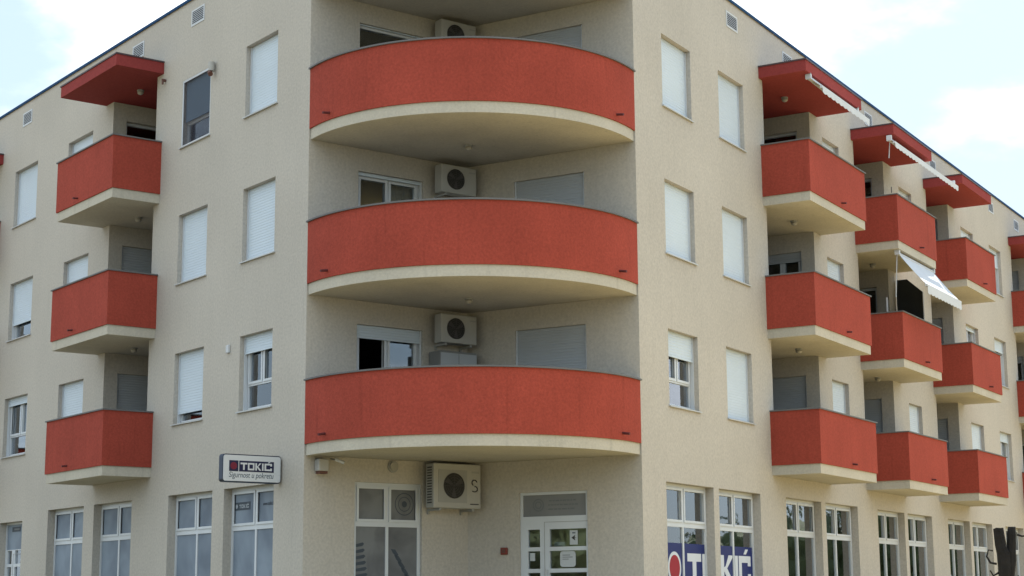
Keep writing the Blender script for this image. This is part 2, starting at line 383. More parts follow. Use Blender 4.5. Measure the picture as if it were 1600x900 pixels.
# one window on front A wears an insect screen and a drawn blind instead of a shutter
a, b = A_WIN[1]; z0, z1 = SILL+2*FLOOR, HEAD+2*FLOOR; w, h = b-a, z1-z0
o = window(FA, -b, -a, z0, z1, 'flat', 0, rec=.12)
put(boxes((0, .045, -.115, -.10, 0, h), (w-.03, w, -.115, -.10, 0, h), (.045, w-.03, -.115, -.10, h-.045, h), (.045, w-.03, -.115, -.10, 0, .03)), 'screen_frame', 'pvc', o)
put(boxes((.06, w-.06, -.055, -.04, h*.37, h-.03)), 'blind', 'blind', o)
bm = bmesh.new(); box(bm, .045, w-.03, -.108, -.107, .03, h-.045); put(bm, 'insect_screen', 'insect_mesh', o)
for a, b in A_SHOP: window(FA, -b, -a, SH_BOT, SH_TOP, 'shop', 0, rec=.17, name='shop_window', film='film')
for i, (a, b) in enumerate(B_SHOP): window(FB, a, b, SH_BOT, SH_TOP, 'shop', 0, rec=.17, name='shop_window')
o = window(F1, 1.02, 2.43, SH_BOT, 3.70, 'shop', 0, rec=.05, name='shop_window', film='film_warm')
# picture of cog wheels printed on that film
w = 1.41
def gear(bm, cx, cz, r, teeth, y, x0, x1, z0, z1):
    n = teeth*2; pts = []
    for k in range(n):
        for f in (0, .5):
            a = 2*math.pi*(k+f)/n; rr = r if k % 2 else r*.82
            pts.append((min(max(cx+rr*math.cos(a), x0), x1), min(max(cz+rr*math.sin(a), z0), z1)))
    return pts
for k in range(9):        # dark gaps between the cog teeth
    zz = 2.62-SH_BOT-.105*k; x = .085+.015*k
    bm = bmesh.new(); plate(bm, [(.07, zz), (x+.13, zz+.035), (x+.16, zz+.01), (x+.12, zz-.03), (.07, zz-.05)], .0165, .0185); put(bm, 'film_print', 'film_mark', o)
for k in range(6):
    zz = 2.55-SH_BOT-.11*k; x = .80+.07*k
    bm = bmesh.new(); plate(bm, [(x, zz), (x+.09, zz-.01), (x+.16, zz-.10), (x+.12, zz-.14), (x+.04, zz-.07)], .0165, .0185); put(bm, 'film_print', 'film_mark', o)
for r0, r1 in ((.20, .185), (.13, .118), (.055, .0)):
    bm = bmesh.new(); pts = [(1.08+r0*math.cos(t*math.pi/18), 3.34-SH_BOT+r0*math.sin(t*math.pi/18)) for t in range(36)]
    inn = [(1.08+r1*math.cos(t*math.pi/18), 3.34-SH_BOT+r1*math.sin(t*math.pi/18)) for t in range(36)]
    A_ = [bm.verts.new((x, .0172, z)) for x, z in pts]; C_ = [bm.verts.new((x, .0172, z)) for x, z in inn] if r1 else None
    if C_:
        for t in range(36): bm.faces.new((A_[t], A_[(t+1) % 36], C_[(t+1) % 36], C_[t]))
    else: bm.faces.new(A_)
    put(bm, 'film_print', 'film_mark', o, recalc=False)

# doors of the shops
def shop_door(fr, x0, x1, z0, z1, rec, side, transom_z, rows, name='shop_door', film='film_plain'):
    w, h = x1-x0, z1-z0; s0, s1, l0, l1 = side; panes = [(.05, w-.05, transom_z-z0+.04, h-.05)]
    small = [(a, b, r0-z0, r1-z0) for r0, r1 in rows for a, b in ((s0, s1), (l0, l1))]
    bm = bmesh.new(); holed(bm, 0, w, 0, h, panes+small, 0, .08)
    # shadow joint between the side light and the opening leaf
    o = put(bm, name, 'pvc', B, on(fr, x0, rec, z0), fr.a)
    put(boxes((l0-.10, l0-.092, -.006, .0, .02, transom_z-z0-.06), (l0-.10, w-.02, -.006, .0, transom_z-z0-.068, transom_z-z0-.06)), 'leaf_joint', 'ac_side', o)
    for s in panes+small: put(boxes((s[0]-.01, s[1]+.01, .035, .042, s[2]-.01, s[3]+.01)), 'pane', 'glass', o)
    s = panes[0]; put(boxes((s[0]-.01, s[1]+.01, .024, .03, s[2]-.01, s[3]+.01)), 'transom_film', film, o)
    bm = bmesh.new(); tube(bm, [(l0-.05, -.05, 1.02), (l0-.05, -.05, 1.45)], .014); box(bm, l0-.06, l0-.04, -.05, 0, 1.05, 1.07); box(bm, l0-.06, l0-.04, -.05, 0, 1.40, 1.42)
    put(bm, 'handle', 'rod', o)
    return o
rows = [(2.57, 2.88), (2.19, 2.50), (1.81, 2.12), (1.43, 1.74), (.90, 1.36)]
D = shop_door(F2, -2.46, -1.08, GZ+.02, 3.54, .04, (.15, .40, .59, 1.33), 3.07, rows)
bm = bmesh.new()        # faint printed emblem and lines on the transom glass
zc = 3.31-GZ-.02
for rr in (.115, .07):
    n_ = 28; A_ = [bm.verts.new((.36+rr*math.cos(2*math.pi*t/n_), .021, zc+rr*math.sin(2*math.pi*t/n_))) for t in range(n_)]
    C_ = [bm.verts.new((.36+(rr-.022)*math.cos(2*math.pi*t/n_), .021, zc+(rr-.022)*math.sin(2*math.pi*t/n_))) for t in range(n_)]
    for t in range(n_): bm.faces.new((A_[t], A_[(t+1) % n_], C_[(t+1) % n_], C_[t]))
for i, (q0, q1) in enumerate(((.58, 1.12), (.56, 1.16), (.56, 1.09))):
    x = q0
    while x < q1:
        wd = random.uniform(.03, .10); box(bm, x, min(x+wd, q1), .0205, .0225, zc+.06-.075*i, zc+.085-.075*i); x += wd+.018
put(bm, 'transom_print', 'film_text', D)
shop_door(FA, -19.50, -18.07, GZ, 3.53, .17, (.14, .42, .62, 1.33), 2.86, rows, film='film')

# ------------------------------------------------------------------ balconies on the two fronts
def jamb_door(fr, x0, x1, k, kind):
    z0, z1 = SLAB_T+.06+FLOOR*k, HEAD+.01+FLOOR*k
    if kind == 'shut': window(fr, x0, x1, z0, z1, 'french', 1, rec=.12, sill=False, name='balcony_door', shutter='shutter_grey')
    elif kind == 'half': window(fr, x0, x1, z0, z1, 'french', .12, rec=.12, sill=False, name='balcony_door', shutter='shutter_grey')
    else: window(fr, x0, x1, z0, z1, 'plain', 0, rec=.12, sill=False, name='balcony_door')
def u_wall(bm, x0, x1, y0, t, z0, z1, yb=0.):
    """parapet of a box balcony: front and two sides, hollow inside"""
    prism(bm, [(x0, yb), (x0, y0), (x1, y0), (x1, yb), (x1-t, yb), (x1-t, y0+t), (x0+t, y0+t), (x0+t, yb)], z0, z1)
def balcony_column(fr, x0, x1, l0, l1, far_right, doors, spout_x):
    """x0..x1 the projecting box, l0..l1 the recess behind it, far_right: the seen side wall is on the right"""
    dp = 2.2
    for _, k in LEV:
        o = put(bm_u(x0, x1, SLAB_T+FLOOR*k, T1-.012+FLOOR*k), 'balcony', 'red', B, on(fr), fr.a)
        i = .028; bm = bmesh.new(); zb, zt = SLAB_B+FLOOR*k, SLAB_T+FLOOR*k
        prism(bm, [(x0+i, -PROJ+i), (x1-i, -PROJ+i), (x1-i, .05), (l1+.05, .05), (l1+.05, dp), (l0-.05, dp), (l0-.05, .05), (x0+i, .05)], zb, zt)
        put(bm, 'slab', 'slab_cream', o)
        c = .03; bm = bmesh.new(); u_wall(bm, x0-c, x1+c, -PROJ-c, .12+2*c, T1-.012+FLOOR*k, T1+.014+FLOOR*k, yb=-.004)
        put(bm, 'coping', 'metal_cap', o)
        bm = bmesh.new(); tube(bm, [(spout_x, -PROJ+.05, 4.41+FLOOR*k), (spout_x, -PROJ-.11, 4.39+FLOOR*k)], .020)
        put(bm, 'drain_spout', 'spout', o)
    bm = bmesh.new(); prism(bm, [(x0, -PROJ), (x1, -PROJ), (x1, .05), (l1+.05, .05), (l1+.05, dp), (l0-.05, dp), (l0-.05, .05), (x0, .05)], CAN_B, CAN_T)
    o = put(bm, 'canopy', 'red_canopy', B, on(fr), fr.a)
    bm = bmesh.new(); prism(bm, [(x0-.02, -PROJ-.02), (x1+.02, -PROJ-.02), (x1+.02, -.004), (x0-.02, -.004)], CAN_T, CAN_T+.03); put(bm, 'canopy_flashing', 'flashing_brown', o)
    put(boxes((l0, l1, dp, dp+.15, 4.2, 12.55)), 'recess_wall', 'cream', B, on(fr), fr.a)
    near, far = (l0, l1) if far_right else (l1, l0); sg = 1 if far_right else -1
    put(boxes((min(near, near-sg*.15), max(near, near-sg*.15), .3, dp+.15, 4.2, 12.55)), 'recess_wall', 'cream', B, on(fr), fr.a)
    ori = fr.at(far, 0, 0)
    jf = Frame(ori, fr.a-math.pi/2) if far_right else Frame(ori, fr.a+math.pi/2)
    q0, q1 = (.31, 1.30) if not far_right else (-1.30, -.31)
    wx0, wx1 = (.30, dp+.1) if not far_right else (-dp-.1, -.30)
    wall(jf, wx0, wx1, [(q0, q1, SLAB_T+.06+FLOOR*k, HEAD+.01+FLOOR*k) for _, k in LEV], z1=12.55, th=.16, z0=4.2, name='recess_wall')
    for _, k in LEV: jamb_door(jf, q0, q1, k, doors[k])
def bm_u(x0, x1, z0, z1):
    bm = bmesh.new(); u_wall(bm, x0, x1, -PROJ, .12, z0, z1); return bm
balcony_column(FA, -14.19, -11.30, -13.79, -11.60, False, ('shut', 'shut', 'open'), -13.02)
balcony_column(FA, -23.30, -20.42, -22.9, -20.72, False, ('shut', 'shut', 'shut'), -21.6)
for (a, b, c, d), dr, sx in zip(B_BAL, (('shut', 'half', 'open'), ('shut', 'open', 'open'), ('shut', 'shut', 'shut'), ('open', 'half', 'shut')), (13.0, 18.52, 24.15, 32.9)):
    balcony_column(FB, a, b, c, d, True, dr, sx)

# ------------------------------------------------------------------ round corner balconies
Mc = (CL+CRn)/2; chv = CRn-CL; Lc = chv.length; cdir = chv/Lc; ndir = Vector((cdir.y, -cdir.x, 0)); SAG = 1.80
RAD = (Lc*Lc/4+SAG*SAG)/(2*SAG); CEN = Mc+ndir*(SAG-RAD); HALF = math.asin(Lc/2/RAD)
def arc(off=0., n=72, ext=0.):
    r = RAD+off; h = HALF+ext; out = []
    for i in range(n+1):
        t = -h+2*h*i/n; p = CEN+(ndir*math.cos(t)+cdir*math.sin(t))*r; out.append((p.x+OFF.x, p.y+OFF.y))
    return out
back = [tuple((CRn+Bd*.06-Bn*.05+OFF)[:2]), tuple((INNER+Vector((-.08, .12, 0))+OFF)[:2]), (-A_END-.06+OFF.x, .05+OFF.y)]
def smooth_arc(o):
    me = o.data
    for f in me.polygons: f.use_smooth = True
    me.set_sharp_from_angle(angle=R(30)); return o
for nm, k in LEV:
    dz = FLOOR*k+OFF.z
    bm = bmesh.new(); prism(bm, arc(0)+arc(-.12)[::-1], SLAB_T+dz, T1-.012+dz); o = put(bm, 'balcony', 'red', B); smooth_arc(o)
    bm = bmesh.new(); prism(bm, arc(-.03)+back, SLAB_B+dz, SLAB_T+dz); smooth_arc(put(bm, 'slab', 'slab_cream', o))
    bm = bmesh.new(); prism(bm, arc(.035)+arc(-.15)[::-1], T1-.012+dz, T1+.016+dz); smooth_arc(put(bm, 'coping', 'metal_cap', o))
    for t in (-.80, .80):
        p = CEN+(ndir*math.cos(HALF*t)+cdir*math.sin(HALF*t))*RAD; d = (p-CEN).normalized()
        bm = bmesh.new(); z = 4.43+dz; q = p+OFF; tube(bm, [(q.x-d.x*.05, q.y-d.y*.05, z), (q.x+d.x*.14, q.y+d.y*.14, z-.03)], .022); put(bm, 'drain_spout', 'spout', o)
bm = bmesh.new(); prism(bm, arc(-.03)+back, CAN_B+OFF.z, CAN_T+OFF.z); smooth_arc(put(bm, 'canopy', 'slab_cream', B))
# balcony doors on the two inner walls
for k, (ly, cl_) in enumerate((('french', .13), ('french', .05), ('plain', .03))):
    window(F1, *W1_DOOR, SLAB_T+.06+FLOOR*k, HEAD+.01+FLOOR*k, ly, cl_, rec=.12, sill=False, name='balcony_door', curtain=[(.62, .95)] if k == 1 else None, skip=int(k == 0))   # left leaf of the lowest door stands open
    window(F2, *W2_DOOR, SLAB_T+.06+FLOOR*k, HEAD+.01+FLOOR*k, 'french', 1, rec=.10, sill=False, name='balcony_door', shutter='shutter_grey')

# ------------------------------------------------------------------ roof-space vents
def vent(fr, x, w=.57, z0=13.14, z1=13.48):
    o = put(boxes((0, w, -.012, .05, 0, .035), (0, w, -.012, .05, z1-z0-.035, z1-z0), (0, .035, -.012, .05, .035, z1-z0-.035), (w-.035, w, -.012, .05, .035, z1-z0-.035)), 'vent', 'vent_white', B, on(fr, x, 0, z0), fr.a)
    put(boxes((.03, w-.03, -.001, .03, .03, z1-z0-.03)), 'vent_backing', 'vent_dark', o)
    bm = bmesh.new(); n = 7; hh = (z1-z0-.07)/n
    for i in range(n):
        z = .035+hh*i
        vs = [bm.verts.new(p) for p in ((.035, -.014, z), (w-.035, -.014, z), (w-.035, -.002, z+hh*.62), (.035, -.002, z+hh*.62))]; bm.faces.new(vs)
    put(bm, 'louvre', 'vent_white', o, recalc=False)
for s in (6.7, 9.50, 12.31, 15.5, 18.61): vent(FA, -s-.57)
for t in (6.6, 9.49, 12.56, 17.97, 23.3, 29.2, 32.2): vent(FB, t)

# ================================================================== things on and at the building
# air conditioners
def air_con(fr, x0, x1, z0, z1, gap, depth, label, big=False):
    w, h = x1-x0, z1-z0; o = empty('air_conditioner', fr.at(x0, -gap-depth, z0), fr.a)
    tag(o, label, 'air conditioner', 'outdoor air conditioners on the inner corner')
    put(boxes((0, w, 0, depth, 0, h), bev=.015), 'casing', 'ac_white', o)
    r = h*.36 if not big else .225; cx, cz = (w*.40, h*.50) if not big else (w*.42, h*.50)
    bm = bmesh.new(); disc(bm, cx, cz, r, -.012, .004, 36); put(bm, 'fan_opening', 'black', o)
    bm = bmesh.new()
    for rr in [r*f for f in (.25, .45, .65, .85, 1.0)]:
        tube(bm, [(cx+rr*math.cos(t*math.pi/16), -.02, cz+rr*math.sin(t*math.pi/16)) for t in range(33)], .0035, 4)
    for t in range(8):
        c, s = math.cos(t*math.pi/4), math.sin(t*math.pi/4); tube(bm, [(cx, -.022, cz), (cx+r*c, -.018, cz+r*s)], .0035, 4)
    put(bm, 'fan_grille', 'grille', o)
    bm = bmesh.new()
    for t in range(3):
        a = t*2.094+.4; pts = []
        for f, da in ((.15, -.25), (.9, -.15), (.95, .35), (.2, .45)): pts.append((cx+r*f*math.cos(a+da), cz+r*f*math.sin(a+da)))
        plate(bm, pts, -.0155, -.0135)
    put(bm, 'fan_blades', 'grille', o)
    for bx in (w*.15, w*.85):
        put(boxes((bx-.02, bx+.02, .02, depth+gap, -.045, -.004), (bx-.02, bx+.02, depth+gap-.04, depth+gap, -.10, -.045)), 'bracket', 'ac_side', o)
    put(boxes((w*.80, w*.96, -.004, .002, h*.80, h*.845)), 'name_plate', 'ac_side', o)
    if big:
        put(boxes((.10, w*.70, -.008, .002, h*.12, h*.86)), 'front_panel', 'ac_side', o)
        bm = bmesh.new()
        for j in range(14): box(bm, -.006, .002, .06, depth-.05, .08+j*.048, .104+j*.048)
        put(bm, 'side_louvre', 'grille', o)
        bm = bmesh.new()
        tube(bm, [(w*.86+.055*math.cos(a), -.006, h*.52+.05+.05*math.sin(a)) for a in [.3+i*.32 for i in range(13)]], .011, 6)
        tube(bm, [(w*.86+.065*math.cos(a), -.006, h*.52-.06+.05*math.sin(a)) for a in [1.5-i*.32 for i in range(13)]], .011, 6)
        put(bm, 'emblem', 'grille', o)
        put(boxes((w*.77, w*.95, -.006, .002, h*.085, h*.11)), 'maker_plate', 'grille', o)
    return o
for nm, k in LEV:
    air_con(F1, 2.59, 3.38, 6.255+FLOOR*k, 6.785+FLOOR*k,   .15, .23, f'small white outdoor air conditioner in the recess of the {nm}-floor round balcony')
air_con(F1, 2.40, 3.43, 3.27, 4.06, .17, .25, 'large white air conditioner hanging below the lowest round balcony beside the shop window', True)
o = empty('storage_cabinet', F1.at(2.56, -.38, SLAB_T), F1.a); tag(o, 'grey storage cabinet under the air conditioner on the lowest round balcony', 'cabinet')
put(boxes((0, .82, 0, .36, 0, 1.80), bev=.01), 'body', 'cabinet', o)
for x in (.015, .415): d_ = put(boxes((x, x+.39, -.012, 0, .05, 1.76)), 'door', 'shutter_grey', o); put(boxes((.38 if x < .1 else .43, .395 if x < .1 else .445, -.03, -.012, 1.0, 1.15)), 'handle', 'grille', d_)

# lettering strokes on a unit grid (height 1)
def letter(ch, t=.2, w=.86):
    if ch == 'T': return [[(0, 1), (w, 1), (w, 1-t), (0, 1-t)], [(w/2-t/2, 1-t), (w/2+t/2, 1-t), (w/2+t/2, 0), (w/2-t/2, 0)]]
    if ch == 'O': return [[(0, 0), (t, 0), (t, 1), (0, 1)], [(w-t, 0), (w, 0), (w, 1), (w-t, 1)], [(t, 0), (w-t, 0), (w-t, t), (t, t)], [(t, 1-t), (w-t, 1-t), (w-t, 1), (t, 1)]]
    if ch == 'K': return [[(0, 0), (t, 0), (t, 1), (0, 1)], [(t, .42), (w-t*1.25, 1), (w, 1), (t*1.3, .42)], [(t, .58), (t*1.5, .62), (w, 0), (w-t*1.25, 0), (t, .45)]]
    if ch == 'I': return [[(0, 0), (t, 0), (t, 1), (0, 1)]]
    if ch == 'C': return [[(0, 0), (t, 0), (t, 1), (0, 1)], [(t, 0), (w, 0), (w, t), (t, t)], [(t, 1-t), (w, 1-t), (w, 1), (t, 1)], [(w-t, t), (w, t), (w, .36), (w-t, .36)], [(w-t, .64), (w, .64), (w, 1-t), (w-t, 1-t)],
                          [(w*.42, 1.06), (w*.62, 1.06), (w*.80, 1.24), (w*.58, 1.24)]]
def word(parent, m, specs, y0, y1, name='letter'):
    for ch, x, z, sx, sz, t, w in specs:
        bm = bmesh.new()
        for i, poly in enumerate(letter(ch, t, w)):
            plate(bm, [(x+px*sx, z+pz*sz) for px, pz in poly], y0-.0004*i, y1)
        put(bm, name, m, parent)
def text_mesh(txt, size, m, parent, loc, shear=0., width=None):
    cu = bpy.data.curves.new('text', 'FONT'); cu.body = txt; cu.size = size; cu.shear = shear; cu.extrude = .001
    t = bpy.data.objects.new('text_tmp', cu); col.objects.link(t); bpy.context.view_layer.update()
    me = bpy.data.meshes.new_from_object(t.evaluated_get(bpy.context.evaluated_depsgraph_get())); bpy.data.objects.remove(t)
    xs = [v.co.x for v in me.vertices]; f = width/(max(xs)-min(xs)) if width else 1
    for v in me.vertices: v.co = Vector((v.co.x*f, -v.co.z, v.co.y))
    me.materials.clear(); me.materials.append(MATS[m]); return put_me(me, 'lettering', parent, loc)

# projecting light-box sign of the shop: sticks out of front A at 6.0 m, faces along the wall
def rrect(x0, x1, z0, z1, r, n=5):
    pts = []
    for cx, cz, a0 in ((x1-r, z1-r, 0), (x0+r, z1-r, 90), (x0+r, z0+r, 180), (x1-r, z0+r, 270)):
        for i in range(n+1): a = R(a0+90*i/n); pts.append((cx+r*math.cos(a), cz+r*math.sin(a)))
    return pts
SW, SH0, SH1 = 1.13, 0.0, .48
sg = empty('shop_sign', Frame((-6.08, 0), math.pi/2).at(-1.16, -.06, 3.665), math.pi/2)
tag(sg, 'white light-box sign with dark rim reading TOKIĆ Sigurnost u pokretu beside the corner', 'sign')
bm = bmesh.new(); plate(bm, rrect(0, SW, 0, .48, .05), 0, .13); put(bm, 'case', 'sign_dark', sg)
bm = bmesh.new(); plate(bm, rrect(.012, SW-.012, .018, .462, .04), -.012, 0.001); fc = put(bm, 'face', 'sign_white', sg)
put(boxes((.12, .295, -.016, -.011, .185, .37)), 'emblem_field', 'sign_blue', fc); put(boxes((.312, .985, -.016, -.011, .185, .37)), 'name_field', 'sign_blue', fc)
bm = bmesh.new(); disc(bm, .205, .277, .062, -.019, -.015, 28); put(bm, 'emblem_disc', 'sign_red', fc)
word(fc, 'sign_white', [('T', .335, .212, .13, .125, .24, 1.0), ('O', .478, .212, .125, .125, .22, 1.0), ('K', .622, .212, .115, .125, .26, 1.0), ('I', .752, .212, .12, .125, .24, 1.0), ('C', .80, .212, .145, .125, .22, 1.0)], -.019, -.015)
text_mesh('Sigurnost u pokretu', .135, 'sign_ink', fc, (.115, -.0135, .082), .18, .86)
for z in (.13, .36): put(boxes((SW, SW+.10, .045, .085, z-.02, z+.02)), 'bracket', 'grille', sg)

# blue shop banner hung inside the first two shop windows of front B
bx0 = 6.20
bn = empty('shop_banner', FB.at(bx0, .188, SH_BOT), FB.a)
tag(bn, 'blue banner with white TOKIĆ letters and a red disc behind the shop glass', 'banner')
BW, BH = 4.25, 2.645-SH_BOT
put(boxes((0, BW, .002, .008, 0, BH)), 'sheet', 'banner_blue', bn)
def ell(cx, cz, rx, rz): return [(cx+rx*math.cos(2*math.pi*i/40), cz+rz*math.sin(2*math.pi*i/40)) for i in range(40)]
bm = bmesh.new(); plate(bm, ell(6.815-bx0, 2.205-SH_BOT, .275, .285), -.003, .002); put(bm, 'disc_ring', 'banner_white', bn)
bm = bmesh.new(); plate(bm, ell(6.815-bx0, 2.205-SH_BOT, .215, .225), -.007, -.003); put(bm, 'disc', 'banner_red', bn)
lz, lh = 1.93-SH_BOT, .54
word(bn, 'banner_white', [('T', 7.37-bx0, lz, .60, lh, .27, 1.0), ('O', 8.03-bx0, lz, .68, lh, .24, 1.0), ('K', 8.83-bx0, lz, .66, lh, .29, 1.0), ('I', 9.555-bx0, lz, .62, lh, .22, 1.0), ('C', 9.74-bx0, lz, .58, lh, .24, 1.0)], -.003, .002)
# small shop mark stuck inside the upper lights of the window under the sign, and a web address beside it
mk = empty('window_sticker', FA.at(-8.10, .184, 3.30), 0); tag(mk, 'small dark shop-name sticker on the upper pane below the projecting sign', 'sticker')
put(boxes((0, .60, 0, .004, 0, .145)), 'field', 'film_mark', mk)
word(mk, 'film_pale', [('T', .19, .035, .065, .068, .25, 1), ('O', .27, .035, .07, .068, .25, 1), ('K', .355, .035, .065, .068, .25, 1), ('I', .44, .035, .065, .068, .25, 1), ('C', .47, .035, .08, .068, .25, 1)], -.003, .0)
bm = bmesh.new(); disc(bm, .09, .072, .04, -.003, 0, 16); put(bm, 'disc', 'film_pale', mk)
m2 = empty('window_sticker', FA.at(-7.02, .184, 3.345), 0); tag(m2, 'faint dark line of lettering on the right upper pane below the projecting sign', 'sticker')
text_mesh('www.tokic.hr', .10, 'film_mark', m2, (0, 0, 0), 0, .42)
m3 = empty('window_sticker', FA.at(-19.15, .184, 3.315), 0); tag(m3, 'small dark sticker on the transom of the shop door at the far left', 'sticker')
put(boxes((0, .50, 0, .004, 0, .11)), 'field', 'film_mark', m3); put(boxes((.13, .46, -.002, 0, .035, .075)), 'print', 'film_text', m3)
# notices on the door
nz = empty('notice', F2.at(-1.47, .065, 2.60), F2.a); tag(nz, 'small white notice with a black arrow on the top pane of the corner shop door', 'notice')
put(boxes((0, .155, 0, .003, 0, .25)), 'sheet', 'paper', nz)
bm = bmesh.new(); plate(bm, [(.03, .12), (.11, .17), (.095, .125), (.13, .12), (.095, .11), (.11, .07)], -.002, 0); put(bm, 'arrow', 'black', nz)
put(boxes((.05, .11, -.002, 0, .195, .215)), 'print', 'film_mark', nz)
n2 = empty('notice', F2.at(-1.67, .065, 2.215), F2.a); tag(n2, 'white rounded notice on the second pane of the corner shop door', 'notice')
bm = bmesh.new(); plate(bm, rrect(0, .31, 0, .275, .05), 0, .003); put(bm, 'sheet', 'paper', n2)
put(boxes((.05, .20, -.002, 0, .20, .212), (.05, .25, -.002, 0, .165, .176), (.05, .17, -.002, 0, .13, .141)), 'print', 'film_text', n2)
n3 = put(boxes((0, .22, 0, .05, 0, .07), bev=.01), 'paper_holder', 'paper', None, F2.at(-1.84, .16, 2.585), F2.a); tag(n3, 'white box on a ledge behind the top pane of the corner shop door', 'box')
n4 = put(boxes((0, .10, 0, .004, 0, .14)), 'leaflet', 'paper', None, F2.at(-2.28, .065, 2.33), F2.a); tag(n4, 'small pale leaflet stuck inside the narrow side light of the shop door', 'leaflet')

# small wall fittings
o = empty('fire_alarm_box', F2.at(-2.83, -.05, 2.45), F2.a); tag(o, 'small red alarm box on the wall left of the corner shop door', 'alarm box')
put(boxes((0, .13, 0, .05, 0, .125), bev=.008), 'case', 'alarm_red', o); put(boxes((.03, .10, -.005, .002, .03, .095)), 'window', 'brown', o)
o = empty('security_light', F1.at(.20, -.16, 3.80), F1.a); tag(o, 'cream box-shaped security light under the left end of the lowest round balcony', 'wall light')
put(boxes((0, .20, 0, .15, .045, .255), bev=.015), 'housing', 'ac_white', o); put(boxes((.02, .18, .01, .14, 0, .044)), 'lens', 'brown', o)
o = empty('security_camera', F1.at(.56, -.22, 3.99), F1.a); tag(o, 'small white bullet camera beside the cream security light', 'camera')
bm = bmesh.new(); tube(bm, [(-.05, .04, .06), (.08, -.05, .0)], .028, 10); put(bm, 'body', 'vent_white', o)
bm = bmesh.new(); tube(bm, [(-.02, .03, .05), (-.03, .22, .08)], .012, 8); put(bm, 'arm', 'ac_side', o)
o = empty('bulkhead_lamp', F1.at(1.80, 0, 3.99), F1.a); tag(o, 'round bulkhead lamp on the wall above the corner shop window', 'lamp')
bm = bmesh.new(); disc(bm, 0, 0, .105, -.03, -.001, 28); put(bm, 'base', 'ac_side', o); bm = bmesh.new(); disc(bm, 0, 0, .08, -.055, -.03, 28); put(bm, 'lens', 'lamp', o)
o = empty('motion_sensor', FA.at(-8.98, 0, 11.80), 0); tag(o, 'cream cylinder with brown tip beside the top-floor window with a drawn blind', 'sensor')
bm = bmesh.new(); tube(bm, [(0, -.08, .12), (0, -.08, .30)], .06, 12); put(bm, 'body', 'ac_white', o); bm = bmesh.new(); tube(bm, [(-.03, -.10, .10), (.04, -.12, .04)], .05, 10); put(bm, 'tip', 'brown', o)
o = put(boxes((0, .10, -.05, -.001, 0, .15), bev=.01), 'junction_box', 'vent_white', None, FA.at(-8.16, 0, 6.22), 0); tag(o, 'small white junction box between two first-floor windows on the left front', 'junction box')
bm = bmesh.new(); tube(bm, [(0, 0, 0), (0, -.08, 0)], .03, 10); tube(bm, [(0, -.07, .02), (0, -.07, -.09)], .022, 10)
o = put(bm, 'wall_hook', 'brown', None, FA.at(-11.2, -.001, 12.30), 0); tag(o, 'tiny brown wall hook by the red canopy on the left front', 'hook')

# ceiling lamps in the recesses
def ceiling_lamp(p, z, label):
    o = empty('ceiling_lamp', (p.x, p.y, z)); tag(o, label, 'lamp', 'balcony ceiling lamps')
    bm = bmesh.new(); lathe(bm, [(.075, -.001), (.075, -.025), (.06, -.03)]); put(bm, 'base', 'ac_side', o)
    bm = bmesh.new(); lathe(bm, [(.062, -.031), (.068, -.06), (.05, -.09), (.02, -.105)]); put(bm, 'globe', 'lamp', o, smooth=True)
for nm, z in (('second', SLAB_B+FLOOR), ('top', SLAB_B+2*FLOOR)):
    ceiling_lamp(Vector((-3.95, 2.53, 0)), z, f'small ceiling lamp under the {nm}-floor round balcony')
    ceiling_lamp(FA.at(-12.75, .2, 0), z, f'small ceiling lamp under the {nm}-floor balcony of the left front')
    ceiling_lamp(FB.at(12.85, -.02, 0), z, f'small ceiling lamp under the {nm}-floor balcony nearest the corner on the right front')
    ceiling_lamp(FB.at(18.4, .1, 0), z, f'small ceiling lamp under the {nm}-floor balcony in the middle of the right front')
ceiling_lamp(FA.at(-12.65, .1, 0), CAN_B, 'small ceiling lamp under the red roof canopy of the left front')
ceiling_lamp(FB.at(12.75, .05, 0), CAN_B, 'small ceiling lamp under the red roof canopy nearest the corner on the right front')

